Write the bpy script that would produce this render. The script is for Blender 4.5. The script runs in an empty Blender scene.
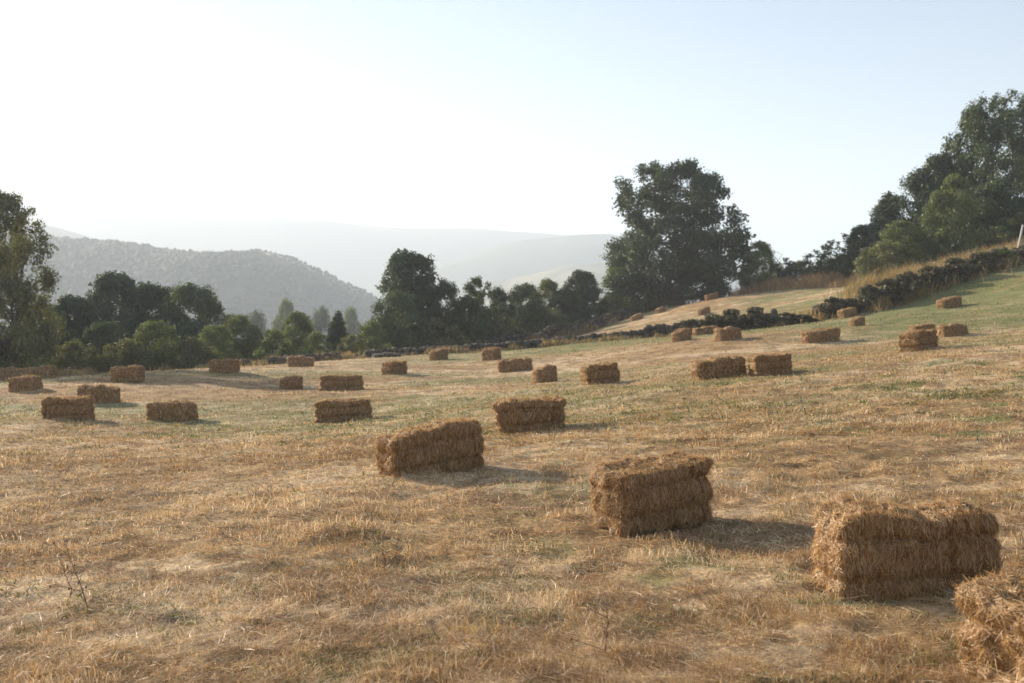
import bpy, math, numpy as np
from mathutils import Vector, Matrix
R = math.radians
sc = bpy.context.scene
COL = sc.collection
CAMZ = 1.5
F = 995.0
HOR = 322.0
PITCH = math.atan((341.5-HOR)/F)
rng = np.random.default_rng(7)

# ------------------------------------------------------------ noise
def _hash(ix, iy, iz, seed):
    ix = ix.astype(np.int64); iy = iy.astype(np.int64); iz = iz.astype(np.int64)
    h = (ix*374761393 + iy*668265263 + iz*2147483647 + seed*1274126177) & 0xFFFFFFFF
    h = ((h ^ (h >> 13))*1274126177) & 0xFFFFFFFF
    h = ((h ^ (h >> 15))*2246822519) & 0xFFFFFFFF
    h = h ^ (h >> 16)
    return (h & 0xFFFFFF)/float(0xFFFFFF)
def noise2(x, y, seed=0):
    x = np.asarray(x, float); y = np.asarray(y, float)
    fx = np.floor(x); fy = np.floor(y); u = x-fx; v = y-fy
    u = u*u*(3-2*u); v = v*v*(3-2*v); z = np.zeros_like(fx)
    a = _hash(fx, fy, z, seed); b = _hash(fx+1, fy, z, seed)
    c = _hash(fx, fy+1, z, seed); d = _hash(fx+1, fy+1, z, seed)
    return (a*(1-u)+b*u)*(1-v)+(c*(1-u)+d*u)*v
def noise3(p, seed=0):
    f = np.floor(p); w = p-f; w = w*w*(3-2*w)
    r = 0
    for i in (0, 1):
        for j in (0, 1):
            for k in (0, 1):
                wt = (w[:, 0] if i else 1-w[:, 0])*(w[:, 1] if j else 1-w[:, 1])*(w[:, 2] if k else 1-w[:, 2])
                r = r + wt*_hash(f[:, 0]+i, f[:, 1]+j, f[:, 2]+k, seed)
    return r
def fbm2(x, y, seed=0, o=4, rough=.5):
    s = 0; a = 1; t = 0
    for i in range(o):
        ca, sa = math.cos(i*1.1+.3), math.sin(i*1.1+.3)
        s = s + a*noise2((x*ca-y*sa)*2**i+i*17.3, (x*sa+y*ca)*2**i+i*5.7, seed+i); t += a; a *= rough
    return s/t
def sstep(a, b, x):
    t = np.clip((x-a)/(b-a), 0, 1); return t*t*(3-2*t)

# ------------------------------------------------------------ terrain
def W(px, D): return (px-512)/F*D, D
ctrl = []
def cp(px, row, D): x, y = W(px, D); ctrl.append((x, y, CAMZ-(row-HOR)*D/F))
def cz(x, y, z): ctrl.append((x, y, z+CAMZ))
for a in [(905,599,4.95),(650,535,6.6),(434,480,8.7),(530,433,13.2),(342,422,19.3),(60,421,19.3),(165,421,20.5),(100,404,24),
          (748,377,18.6),(603,384,21),(926,349,22),(825,344,31),(731,340,34),(687,340,36),(122,382,28),(222,373,32),(300,367,37),
          (515,371,33),(340,390,26),(294,389,29),(397,375,32),(548,382,27),(443,360,40),(497,360,38),(953,307,42),(853,318,40),(860,326,36),
          (20,391,27),(20,380,34),(956,336,30),(0,683,4.15),(300,683,4.0),(700,650,4.2),(1060,692,3.65),(-200,430,19),(-200,700,4.2),(1200,400,12),
          (600,341,48),(700,334,47),(790,326,45),(900,301,46),(960,277,48),(1024,262,49),(500,351,48),(380,357,47),(240,368,44),(100,376,40),
          (540,343,58),(640,320,66),(663,309.6,72),(707,312.5,61),(714,299.6,66),(640,313,78),(700,302,75),(800,288,68),(870,284,62),(930,266,60),(1024,252,58),(1150,215,58),(1150,250,45),
          (600,325,78)]: cp(*a)
for (px, D, z) in [(300,70,-6.5),(100,65,-6),(-150,60,-5),(450,88,-5.5),(560,96,-2.5),(700,100,.8),(850,92,3),(1000,90,5),(1200,90,8)]:
    x, y = W(px, D); cz(x, y, z)
for a in [(0,-3,-1.33),(0,-20,-1.0),(-15,0,-1.5),(-35,5,-2.2),(15,0,-.4),(35,5,2.2),(45,30,5.5),(-35,25,-2.8),(20,-20,.3),(-20,-20,-1.6)]: cz(*a)
ctrl = np.array(ctrl)
def _U(r2): return np.where(r2 > 1e-12, .5*r2*np.log(np.maximum(r2, 1e-12)), 0)
_P = ctrl[:, :2]/20.; _n = len(_P)
_K = _U(((_P[:, None]-_P[None])**2).sum(-1))+np.eye(_n)*.012
_A = np.zeros((_n+3, _n+3)); _A[:_n, :_n] = _K; _A[:_n, _n] = 1; _A[:_n, _n+1:] = _P; _A[_n:, :_n] = _A[:_n, _n:].T
_w = np.linalg.solve(_A, np.concatenate([ctrl[:, 2], np.zeros(3)]))
def base_z(x, y):
    x = np.asarray(x, float); y = np.asarray(y, float); sh = x.shape
    x = x.ravel(); y = y.ravel(); out = np.empty_like(x)
    r = np.hypot(x, y); k = np.where(r > 150, 150/np.maximum(r, 1e-9), 1)
    xs = x*k/20; ys = y*k/20
    for i in range(0, len(x), 40000):
        a = xs[i:i+40000]; b = ys[i:i+40000]
        r2 = (a[:, None]-_P[None, :, 0])**2+(b[:, None]-_P[None, :, 1])**2
        out[i:i+40000] = _U(r2)@_w[:_n]+_w[_n]+_w[_n+1]*a+_w[_n+2]*b
    fw = sstep(100, 260, r)*sstep(-60, 60, y+.2*np.abs(x)*0)
    out = np.clip(out, -14, 14)
    far = -24+6*fbm2(x/120, y/120, 5)
    out = out*(1-fw)+far*fw
    return out.reshape(sh)
def detail_z(x, y):
    d = .08*(fbm2(x/2.2, y/1.5, 11, 3)-.5)+.055*(fbm2(x/.62, y/.42, 21, 3, .6)-.5)+.065*(fbm2(x/.24, y/.17, 23, 3, .6)-.5)*sstep(32, 14, np.hypot(x, y))-.05*np.abs(fbm2(x/1.3, y/.55, 25, 2)-.5)*sstep(40, 10, np.hypot(x, y))
    r = np.hypot(x, y)
    return d*(1-sstep(50, 110, r))+.05*(fbm2(x/.9+9, y/.5, 27, 2)-.5)*sstep(6, 14, r)*sstep(60, 30, r)+1.2*(fbm2(x/14, y/14, 31, 3)-.5)*sstep(70, 120, r)
def ground_z(x, y): return base_z(x, y)+detail_z(x, y)
def gz(x, y): return float(ground_z(np.array([x]), np.array([y]))[0])
def bz(x, y): return float(base_z(np.array([x]), np.array([y]))[0])
def ray_ground(px, row):
    t = np.geomspace(2.5, 140, 4000)
    x = (px-512)/F*t; z = CAMZ-(row-HOR)/F*t
    d = z-base_z(x, t)
    i = np.argmax(d < 0)
    if not (d < 0).any(): i = int(np.argmin(np.abs(d)))
    return x[i], t[i]

# walls (ground plan), used for the green strip along them too
wallA = [W(*p) for p in [(236,44),(300,45.5),(380,47),(440,47.5),(500,48),(560,48.3),(600,48),(650,47.6),(700,47),(745,46),(775,45.2)]]
wallB = [W(*p) for p in [(812,46),(835,46),(862,46)]]
wallC = [W(*p) for p in [(872,45.2),(900,46),(930,47),(960,48),(1000,48.6),(1040,49),(1120,49.5),(1200,50)]]
wallD = [W(*p) for p in [(370,55),(430,58),(480,60),(520,62),(560,66),(600,70),(640,76),(662,80)]]
WP = np.array(wallA+wallB+wallC)
def dist_wall(x, y):
    yw = np.interp(x, WP[:, 0], WP[:, 1]); return yw-y

# ------------------------------------------------------------ mesh / object helpers
def mesh_np(name, V, faces_idx, loops_per, mat=None, col=None, smooth=False, mats=None, midx=None):
    me = bpy.data.meshes.new(name)
    V = np.asarray(V, np.float32); faces_idx = np.asarray(faces_idx, np.int32).ravel()
    loops_per = np.asarray(loops_per, np.int32)
    me.vertices.add(len(V)); me.vertices.foreach_set('co', V.ravel())
    me.loops.add(len(faces_idx)); me.loops.foreach_set('vertex_index', faces_idx)
    me.polygons.add(len(loops_per))
    st = np.concatenate([[0], np.cumsum(loops_per)[:-1]]).astype(np.int32)
    me.polygons.foreach_set('loop_start', st); me.polygons.foreach_set('loop_total', loops_per)
    if smooth: me.polygons.foreach_set('use_smooth', np.ones(len(loops_per), bool))
    if midx is not None: me.polygons.foreach_set('material_index', np.asarray(midx, np.int32))
    me.update(calc_edges=True)
    if col is not None:
        a = me.attributes.new('col', 'FLOAT_COLOR', 'POINT')
        c = np.ones((len(V), 4), np.float32); c[:, :3] = col; a.data.foreach_set('color', c.ravel())
    for m in (mats or [mat]): me.materials.append(m)
    return me
class Acc:
    """collects polygons of several sizes into one mesh"""
    def __init__(s): s.v = []; s.f = []; s.n = []; s.c = []; s.m = []; s.k = 0
    def add(s, V, Fc, col=None, mi=0):
        V = np.asarray(V, float); Fc = np.asarray(Fc)
        s.v.append(V); s.f.append((Fc+s.k).ravel()); s.n.append(np.full(len(Fc), Fc.shape[1]))
        s.c.append(np.broadcast_to(col if col is not None else (1, 1, 1), (len(V), 3))); s.m.append(np.full(len(Fc), mi)); s.k += len(V)
    def mesh(s, name, mats, smooth=False):
        if not isinstance(mats, list): mats = [mats]
        return mesh_np(name, np.concatenate(s.v), np.concatenate(s.f), np.concatenate(s.n), col=np.concatenate(s.c), mats=mats, midx=np.concatenate(s.m), smooth=smooth)
def tag(o, label=None, cat=None, group=None, kind=None):
    if label: o['label'] = label
    if cat: o['category'] = cat
    if group: o['group'] = group
    if kind: o['kind'] = kind
    return o
def obj(name, me, parent=None, loc=None):
    o = bpy.data.objects.new(name, me); COL.objects.link(o)
    if parent is not None: o.parent = parent
    if loc is not None: o.location = loc
    return o
def empty(name, loc=(0, 0, 0)):
    o = bpy.data.objects.new(name, None); COL.objects.link(o); o.location = loc; o.empty_display_size = .3; return o
def copy_thing(o):
    c = o.copy(); COL.objects.link(c)
    for ch in o.children:
        d = ch.copy(); COL.objects.link(d); d.parent = c
    return c
def tube(acc, pts, rad, n=6, col=None, mi=0):
    pts = np.asarray(pts, float); m = len(pts)
    rad = np.broadcast_to(rad, (m,))
    T = np.gradient(pts, axis=0); T /= np.linalg.norm(T, axis=1)[:, None]+1e-9
    ref = np.array([1., .13, .07]) if abs(T[0, 2]) > .8 else np.array([.1, .1, 1.])
    A = np.cross(T, ref); A /= np.linalg.norm(A, axis=1)[:, None]+1e-9; B = np.cross(T, A)
    an = np.arange(n)*2*math.pi/n
    V = pts[:, None]+rad[:, None, None]*(A[:, None]*np.cos(an)[None, :, None]+B[:, None]*np.sin(an)[None, :, None])
    V = V.reshape(-1, 3); Fc = []
    for i in range(m-1):
        for j in range(n):
            Fc.append((i*n+j, i*n+(j+1) % n, (i+1)*n+(j+1) % n, (i+1)*n+j))
    acc.add(V, Fc, col, mi)
    acc.add(V[:n], [list(range(n))[::-1]], col, mi); acc.add(V[-n:], [list(range(n))], col, mi)

# ------------------------------------------------------------ materials
def mat(name): 
    m = bpy.data.materials.new(name); m.use_nodes = True
    nt = m.node_tree; nt.nodes.clear()
    return m, nt
def foliage_mat(name, trans=.35, rough=.6, tcol=(1.1, 1.0, .6), gloss=.04, nscale=None):
    m, nt = mat(name); N = nt.nodes; L = nt.links
    at = N.new('ShaderNodeAttribute'); at.attribute_name = 'col'
    src = at.outputs['Color']
    if nscale:
        tc = N.new('ShaderNodeTexCoord'); no = N.new('ShaderNodeTexNoise'); no.inputs['Scale'].default_value = nscale; no.inputs['Detail'].default_value = 6
        L.new(tc.outputs['Object'], no.inputs['Vector'])
        rp = N.new('ShaderNodeMapRange'); rp.inputs['To Min'].default_value = .6; rp.inputs['To Max'].default_value = 1.35
        rp.inputs['From Min'].default_value = .3; rp.inputs['From Max'].default_value = .7
        L.new(no.outputs['Fac'], rp.inputs['Value'])
        vm = N.new('ShaderNodeVectorMath'); vm.operation = 'SCALE'; L.new(src, vm.inputs[0]); L.new(rp.outputs[0], vm.inputs['Scale']); src = vm.outputs[0]
    d = N.new('ShaderNodeBsdfDiffuse'); L.new(src, d.inputs['Color'])
    t = N.new('ShaderNodeBsdfTranslucent')
    mx = N.new('ShaderNodeVectorMath'); mx.operation = 'MULTIPLY'; mx.inputs[1].default_value = tcol; L.new(src, mx.inputs[0]); L.new(mx.outputs[0], t.inputs['Color'])
    a = N.new('ShaderNodeMixShader'); a.inputs[0].default_value = trans; L.new(d.outputs[0], a.inputs[1]); L.new(t.outputs[0], a.inputs[2])
    g = N.new('ShaderNodeBsdfGlossy'); g.inputs['Roughness'].default_value = rough; g.inputs['Color'].default_value = (.8, .8, .8, 1)
    b = N.new('ShaderNodeMixShader'); b.inputs[0].default_value = gloss; L.new(a.outputs[0], b.inputs[1]); L.new(g.outputs[0], b.inputs[2])
    o = N.new('ShaderNodeOutputMaterial'); L.new(b.outputs[0], o.inputs['Surface'])
    return m
def attr_mat(name, scale=30, lo=.6, hi=1.35, bump=.3, bdist=.01, rough=.95, detail=8):
    m, nt = mat(name); N = nt.nodes; L = nt.links
    at = N.new('ShaderNodeAttribute'); at.attribute_name = 'col'
    tc = N.new('ShaderNodeTexCoord'); no = N.new('ShaderNodeTexNoise'); no.inputs['Scale'].default_value = scale
    no.inputs['Detail'].default_value = detail; no.inputs['Roughness'].default_value = .7
    L.new(tc.outputs['Object'], no.inputs['Vector'])
    rp = N.new('ShaderNodeMapRange'); rp.inputs['From Min'].default_value = .3; rp.inputs['From Max'].default_value = .7
    rp.inputs['To Min'].default_value = lo; rp.inputs['To Max'].default_value = hi; L.new(no.outputs['Fac'], rp.inputs['Value'])
    vm = N.new('ShaderNodeVectorMath'); vm.operation = 'SCALE'; L.new(at.outputs['Color'], vm.inputs[0]); L.new(rp.outputs[0], vm.inputs['Scale'])
    p = N.new('ShaderNodeBsdfPrincipled'); p.inputs['Roughness'].default_value = rough; p.inputs['Specular IOR Level'].default_value = .15
    L.new(vm.outputs[0], p.inputs['Base Color'])
    bp = N.new('ShaderNodeBump'); bp.inputs['Strength'].default_value = bump; bp.inputs['Distance'].default_value = bdist
    L.new(no.outputs['Fac'], bp.inputs['Height']); L.new(bp.outputs[0], p.inputs['Normal'])
    o = N.new('ShaderNodeOutputMaterial'); L.new(p.outputs[0], o.inputs['Surface'])
    return m
M_ground = attr_mat('stubble_ground', 22, .5, 1.4, .6, .03)
M_straw = foliage_mat('dry_straw', .42, .45, (1.1, 1.0, .82), .05)
M_green = foliage_mat('green_weeds', .4)
M_leaf = foliage_mat('leaves', .34, .5, (1.15, 1.15, .55), .05)
M_haycore = attr_mat('packed_hay', 45, .55, 1.3, .7, .02)
M_twine = attr_mat('twine', 80)
M_bark = attr_mat('bark', 9, .6, 1.4, .6, .03)
M_stone = attr_mat('lichen_stone', 8, .5, 1.5, .6, .03)
M_hill = attr_mat('hill_cover', .04, .8, 1.2, .3, 2)
M_wood = attr_mat('weathered_post', 14, .7, 1.2)

# ------------------------------------------------------------ ground sheet
def cover(x, y):
    """share of green growth in the field"""
    dw = dist_wall(x, y)
    g = sstep(13, 7, dw)*sstep(-1.0, .8, dw)*sstep(-10, 3, x+.0*y)
    g = g*(.75+.5*sstep(.3, .6, fbm2(x/5, y/2.2, 3)))
    hill = sstep(7, 14, x)*sstep(24, 34, y)*sstep(-.5, .8, dw)
    g = np.maximum(g, hill*sstep(.35, .5, fbm2(x/7, y/3, 8)+.1))
    band = sstep(.46, .60, fbm2(x/9+3, y/3.0, 61, 3))*.6
    near = sstep(.55, .66, fbm2(x/.5, y/.35, 71, 4))*(.25+.75*sstep(-5, 4, x))*.8*(1-sstep(16, 28, y))*sstep(.35, .6, fbm2(x/3, y/2.5, 72, 2))
    g = np.maximum(g, np.maximum(band*sstep(9, 18, y), near))
    g = np.maximum(g, .8*sstep(.45, .6, fbm2(x/4, y/4, 77))*sstep(-.5, -4, dw)*sstep(9, 16, x))
    g = g*(1-sstep(70, 90, np.hypot(x, y)))
    g = g*(.6+.6*sstep(.38, .6, fbm2(x/.7, y/.4, 79, 3)))
    return np.clip(g, 0, 1)
C_dry = np.array([.41, .275, .14]); C_pale = np.array([.56, .42, .26]); C_brown = np.array([.19, .115, .055]); C_green = np.array([.14, .165, .055])
def lerp(a, b, t): return a+(b-a)*t[..., None]
def ground_col(x, y):
    n1 = fbm2(x/3.5, y/1.6, 41, 4); n2 = fbm2(x/.28, y/.2, 51, 3)
    n3 = fbm2(x/.8, y/.5, 55, 4, .65)
    c = lerp(C_dry, C_pale, sstep(.4, .6, n1))
    c = lerp(c, C_brown, np.maximum(sstep(.48, .66, n2)*.75, sstep(.52, .66, n3)*.6))
    c = lerp(c, C_green, cover(x, y)*.85)
    r = np.hypot(x, y)
    far = lerp(np.array([.05, .07, .025]), np.array([.16, .14, .06]), sstep(.45, .6, fbm2(x/60, y/60, 91)))
    return lerp(c, far, sstep(75, 130, r)*sstep(-40, 30, y))
def build_ground():
    th = np.concatenate([np.linspace(-180, -48, 60)[:-1], np.linspace(-48, 48, 420), np.linspace(48, 180, 60)[1:-1]])
    th = np.radians(th)
    r = np.concatenate([[.4, .8, 1.2, 1.6, 2.0], np.geomspace(2.3, 90, 700), np.geomspace(92, 2450, 90)])
    Rr, T = np.meshgrid(r, th, indexing='ij')
    X = np.sin(T)*Rr; Y = np.cos(T)*Rr
    Z = ground_z(X, Y); V = np.stack([X, Y, Z], -1).reshape(-1, 3); col = ground_col(X, Y).reshape(-1, 3)
    nr, nt = len(r), len(th)
    i, j = np.meshgrid(np.arange(nr-1), np.arange(nt), indexing='ij'); j2 = (j+1) % nt
    Fq = np.stack([i*nt+j, i*nt+j2, (i+1)*nt+j2, (i+1)*nt+j], -1).reshape(-1, 4)[:, ::-1]
    V = np.vstack([V, [0, 0, gz(0, 0)]]); col = np.vstack([col, C_dry])
    jj = np.arange(nt); Ft = np.stack([np.full(nt, len(V)-1), (jj+1) % nt, jj], -1)
    me = mesh_np('ground', V, np.concatenate([Fq.ravel(), Ft.ravel()]), np.concatenate([np.full(len(Fq), 4), np.full(len(Ft), 3)]), M_ground, col, smooth=True)
    tag(obj('ground', me), 'mown hay field of dry stubble sloping up to the right', 'ground', kind='structure')
build_ground()

# ------------------------------------------------------------ blades (generic)
def blades(P, az, el, length, width, bend, col):
    """tapered bent blade: quad + triangle; az/el direction"""
    n = len(P)
    d = np.stack([np.cos(az)*np.cos(el), np.sin(az)*np.cos(el), np.sin(el)], -1)
    wa = az+np.pi/2+rng.normal(0, .5, n)
    w = np.stack([np.cos(wa), np.sin(wa), rng.normal(0, .25, n)], -1)*width[:, None]*.5
    mid = P+d*(length*.55)[:, None]
    tip = P+d*length[:, None]; tip[:, 2] -= bend*length; tip[:, :2] += (rng.normal(0, .12, (n, 2))*length[:, None])
    V = np.stack([P-w, P+w, mid+w*.85, mid-w*.85, tip], 1).reshape(-1, 3)
    b = np.arange(n)[:, None]*5
    Fi = np.concatenate([b+np.array([0, 1, 2, 3]), b+np.array([3, 2, 4])], 1)
    return V, Fi.ravel(), np.tile([4, 3], n), np.repeat(col, 5, 0)
PAL = np.array([[.60, .42, .22], [.73, .56, .34], [.86, .74, .55], [.48, .295, .135], [.27, .17, .085], [.57, .41, .185], [.35, .31, .14]])
HEAPS = [(*ray_ground(p, q), a, b) for p, q, a, b in [(600, 612, 1.0, .28), (560, 505, .8, .35), (640, 640, .7, .2), (400, 500, .9, .4), (160, 640, .8, .2), (870, 420, 2.2, .7), (330, 590, .7, .2)]]
def heap(x, y):
    h = 0*x
    for hx, hy, a, b in HEAPS: h = np.maximum(h, np.exp(-(((x-hx)/a)**2+((y-hy+.25*(x-hx))/b)**2)))
    return h*sstep(.3, .6, fbm2(x/.5, y/.2, 401, 3))
def pick(n, pw, bias=None):
    pw = np.array(pw)/sum(pw); return rng.choice(len(PAL), n, p=pw)
bale_pads = []   # filled below before the grass is grown
def scatter(n, D0, D1, px0=-160, px1=1190):
    D = 1/(rng.uniform(1/D1, 1/D0, n)); px = rng.uniform(px0, px1, n)
    return (px-512)/F*D, D
def outside_bales(x, y):
    k = np.ones(len(x), bool)
    for (bx, by, a, hl, hw) in bale_pads:
        dx = x-bx; dy = y-by; u = dx*math.cos(a)+dy*math.sin(a); v = -dx*math.sin(a)+dy*math.cos(a)
        k &= ~((np.abs(u) < hl) & (np.abs(v) < hw))
    return k

# ------------------------------------------------------------ hay bales
def bale_block(L, Wd, H, seed, res, sag=.0, skew=.0, taper=0.):
    """rounded block with flakes, bulges and twine grooves; returns V,F quads (surface only)"""
    g = np.random.default_rng(seed)
    nx, ny, nz = res
    A = Acc_grid(nx, ny, nz)
    P, Fq = A
    p = P.copy()
    # superellipsoid rounding
    q = np.sign(p)*np.abs(p)
    e = 14.0 if res[0] > 40 else 9.0
    n = (np.abs(q)**e).sum(1)**(1/e)
    m = np.abs(q).max(1)
    q = q*(m/n)[:, None]
    V = q*np.array([L/2, Wd/2, H/2])
    nrm = np.sign(q)*np.abs(q)**(e-1); nrm /= np.linalg.norm(nrm, axis=1)[:, None]
    # flakes across the length
    nf = int(g.integers(8, 12)); ph = g.uniform(0, 1)
    s = (q[:, 0]*.5+.5)*nf+ph+.25*(noise3(V*3+seed, 3)-.5)
    fr = np.abs((s % 1)-.5)*2
    groove = np.maximum(0, (fr-.72)/.28)**2
    side = 1-np.abs(nrm[:, 0])
    V -= nrm*(groove*side*.016)[:, None]
    kf = np.floor(s); off = (_hash(kf, kf*0, kf*0, seed)-.5)*(.03 if res[0] > 40 else .055)
    V[:, 2] += off*side*(q[:, 2] > 0); V[:, 1] += off[::-1].mean()+off*.6*side*np.sign(q[:, 1])
    # twine grooves lengthwise (two lines round the top/bottom at +-Wd/6 and along the ends)
    for ty in (-.42, .42):
        gr = np.exp(-((q[:, 2]-ty)/.10)**2)
        V -= nrm*(gr*(.030 if res[0] > 40 else .012)*(1-np.abs(nrm[:, 2])))[:, None]
    V += nrm*((noise3(V*7+seed*3.1, 5)-.5)*.05+(noise3(V*24+seed, 6)-.5)*.034)[:, None]
    V[:, 2] += sag*(q[:, 0]**2)*.5*H + skew*q[:, 0]*H*.5*(q[:, 2]*.5+.5)
    V[:, 0] += taper*q[:, 2]*.06*np.sign(q[:, 0]) + (noise3(V*2.5+seed*7, 8)-.5)*.09
    V[:, 2] += H/2+(noise3(V*3.3+seed*5, 9)-.5)*.06*(q[:, 2] > 0)
    return V, Fq, nrm, q
def Acc_grid(nx, ny, nz):
    Vs = []; Fs = []; k = 0
    def face(u, v, fix, sgn, ax, nu, nv):
        nonlocal k
        a = np.linspace(-1, 1, nu+1); b = np.linspace(-1, 1, nv+1)
        # cluster near the edges a little
        a = np.sin(a*math.pi/2)*.35+a*.65; b = np.sin(b*math.pi/2)*.35+b*.65
        Aa, Bb = np.meshgrid(a, b, indexing='ij'); P = np.zeros((nu+1, nv+1, 3)); P[..., u] = Aa; P[..., v] = Bb; P[..., fix] = sgn
        i, j = np.meshgrid(np.arange(nu), np.arange(nv), indexing='ij')
        q = np.stack([i*(nv+1)+j, (i+1)*(nv+1)+j, (i+1)*(nv+1)+j+1, i*(nv+1)+j+1], -1).reshape(-1, 4)
        if (sgn < 0) ^ ((u, v, fix) == (0, 2, 1)): q = q[:, ::-1]
        Vs.append(P.reshape(-1, 3)); Fs.append(q+k); k += (nu+1)*(nv+1)
    for s in (-1, 1):
        face(0, 1, 2, s, 2, nx, ny); face(0, 2, 1, s, 1, nx, nz); face(1, 2, 0, s, 0, ny, nz)
    V = np.concatenate(Vs); Fq = np.concatenate(Fs)
    key = np.round(V*1e4).astype(np.int64); u, inv = np.unique(key, axis=0, return_inverse=True); inv = inv.ravel()
    first = np.zeros(len(u), int); first[inv] = np.arange(len(V))
    return V[first], inv[Fq]
HAY = np.array([[.53, .33, .15], [.65, .44, .215], [.31, .18, .08], [.78, .59, .35], [.43, .29, .125]])
def bale_mesh(name, L, Wd, H, seed, near, **kw):
    g = np.random.default_rng(seed+100)
    res = (56, 26, 26) if near else (26, 12, 12)
    V, Fq, nrm, q = bale_block(L, Wd, H, seed, res, **kw)
    c = np.tile(np.array([.25, .15, .07]), (len(V), 1))*(.75+.5*noise3(V*14, seed))[:, None]
    A = Acc(); A.add(V, Fq, c, 0)
    # straws lying in and sticking out of the surface
    n = {2: 34000, 1: 11000, 0: 3200}[near if near > 0 else 0]
    fv = V[Fq]; cr = np.cross(fv[:, 2]-fv[:, 0], fv[:, 3]-fv[:, 1]); ar = np.linalg.norm(cr, axis=1)*.5; fn = cr/(2*ar[:, None]+1e-9)
    fi = g.choice(len(Fq), n, p=ar/ar.sum()); a = g.uniform(0, 1, (n, 1)); b = g.uniform(0, 1, (n, 1)); f = fv[fi]
    P = (f[:, 0]*(1-a)+f[:, 1]*a)*(1-b)+(f[:, 3]*(1-a)+f[:, 2]*a)*b
    N = fn[fi]; ctr = np.array([0, 0, H/2])
    fl = np.sign((N*(P-ctr)).sum(1)); fl[fl == 0] = 1; N = N*fl[:, None]
    # preferred lie: vertical on long sides, across the width on top, random on ends
    pref = np.zeros((n, 3)); onlong = np.abs(N[:, 1]) > .6; ontop = np.abs(N[:, 2]) > .6
    pref[onlong] = (0, 0, 1); pref[ontop] = (0, 1, 0)
    rnd = g.normal(0, 1, (n, 3)); T = pref*g.choice([-1, 1], n)[:, None]*1.5+rnd*.5
    T -= N*(T*N).sum(1)[:, None]; T /= np.linalg.norm(T, axis=1)[:, None]
    out = np.abs(g.normal(.04, .13, n)); edge = (np.abs(q).max() > 0)
    # more fraying at the top rim and the ends
    fray = (np.abs(P[:, 0]) > L*.45) | (P[:, 2] > H*.93); out = np.where(fray & (g.random(n) < .09), out+g.uniform(.15, .8, n), out)
    Dv = T*np.cos(out)[:, None]+N*np.sin(out)[:, None]
    ln = g.uniform(.025, .08, n)*np.where(fray & (g.random(n) < .12), 1.7, 1); wd = (.0032 if near == 2 else .0045 if near else .010)*g.uniform(.6, 1.3, n)
    S = np.cross(Dv, N)+g.normal(0, .3, (n, 3)); S /= np.linalg.norm(S, axis=1)[:, None]+1e-9; S *= (wd*.5)[:, None]
    P0 = P-Dv*(ln*.35)[:, None]+N*.003; mid = P0+Dv*(ln*.55)[:, None]; tip = P0+Dv*ln[:, None]+N*(g.normal(0, .12, n)*ln)[:, None]
    tip[:, 2] -= .25*ln*np.sin(out)
    VV = np.stack([P0-S, P0+S, mid+S, mid-S, tip+S*.4, tip-S*.4], 1).reshape(-1, 3)
    VV[:, 2] = np.maximum(VV[:, 2], -.03)
    bb = np.arange(n)[:, None]*6
    Fc = np.concatenate([bb+np.array([0, 1, 2, 3]), bb+np.array([3, 2, 4, 5])], 1).reshape(-1, 4)
    cc = HAY[g.choice(5, n, p=[.34, .22, .2, .12, .12])]*g.uniform(.75, 1.2, (n, 1))
    A.add(VV, Fc, np.repeat(cc, 6, 0), 1)
    return A.mesh(name, [M_haycore, M_straw])
def twine_mesh(L, Wd, H, zf):
    A = Acc(); pts = []
    for t in np.linspace(0, 2*math.pi, 60, endpoint=True):
        c, s = math.cos(t), math.sin(t); k = (abs(c)**7+abs(s)**7)**(-1/7)
        pts.append((c*k*(L/2-.030), s*k*(Wd/2-.028), H/2+zf*H/2))
    tube(A, pts, .0022, 5, (.34, .25, .14)); return A.mesh('twine', M_twine, True)

BL = {}
def bale_kind(k):
    if k in BL: return BL[k]
    sp = {'n1': (.90, .38, .47, 1, 2, {}), 'n2': (.88, .38, .46, 2, 2, dict(skew=.06)), 'n3': (.93, .36, .45, 3, 2, dict(skew=.16, sag=-.05)),
          'n4': (1.0, .46, .46, 4, 2, {}), 'n5': (.94, .42, .44, 5, 1, dict(sag=-.03, taper=.4)),
          'a': (1.05, .44, .42, 11, 1, dict(sag=-.06)), 'b': (.92, .44, .42, 12, 1, dict(skew=.12)), 'c': (.98, .42, .42, 13, 0, dict(skew=-.08)),
          'd': (.85, .46, .44, 14, 0, dict(sag=-.14)), 'e': (1.0, .42, .42, 15, 0, dict(sag=.08)), 'f': (.9, .46, .45, 16, 0, dict(skew=.25)), 'g': (1.1, .42, .40, 17, 0, dict(sag=-.18))}[k]
    L, Wd, H, seed, near, kw = sp
    me = bale_mesh('hay_bale', L, Wd, H, seed, near, **kw)
    tw = [twine_mesh(L, Wd, H, z) for z in (-.42, .42)] if near else []
    BL[k] = (me, tw, L, Wd, H); return BL[k]
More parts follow.
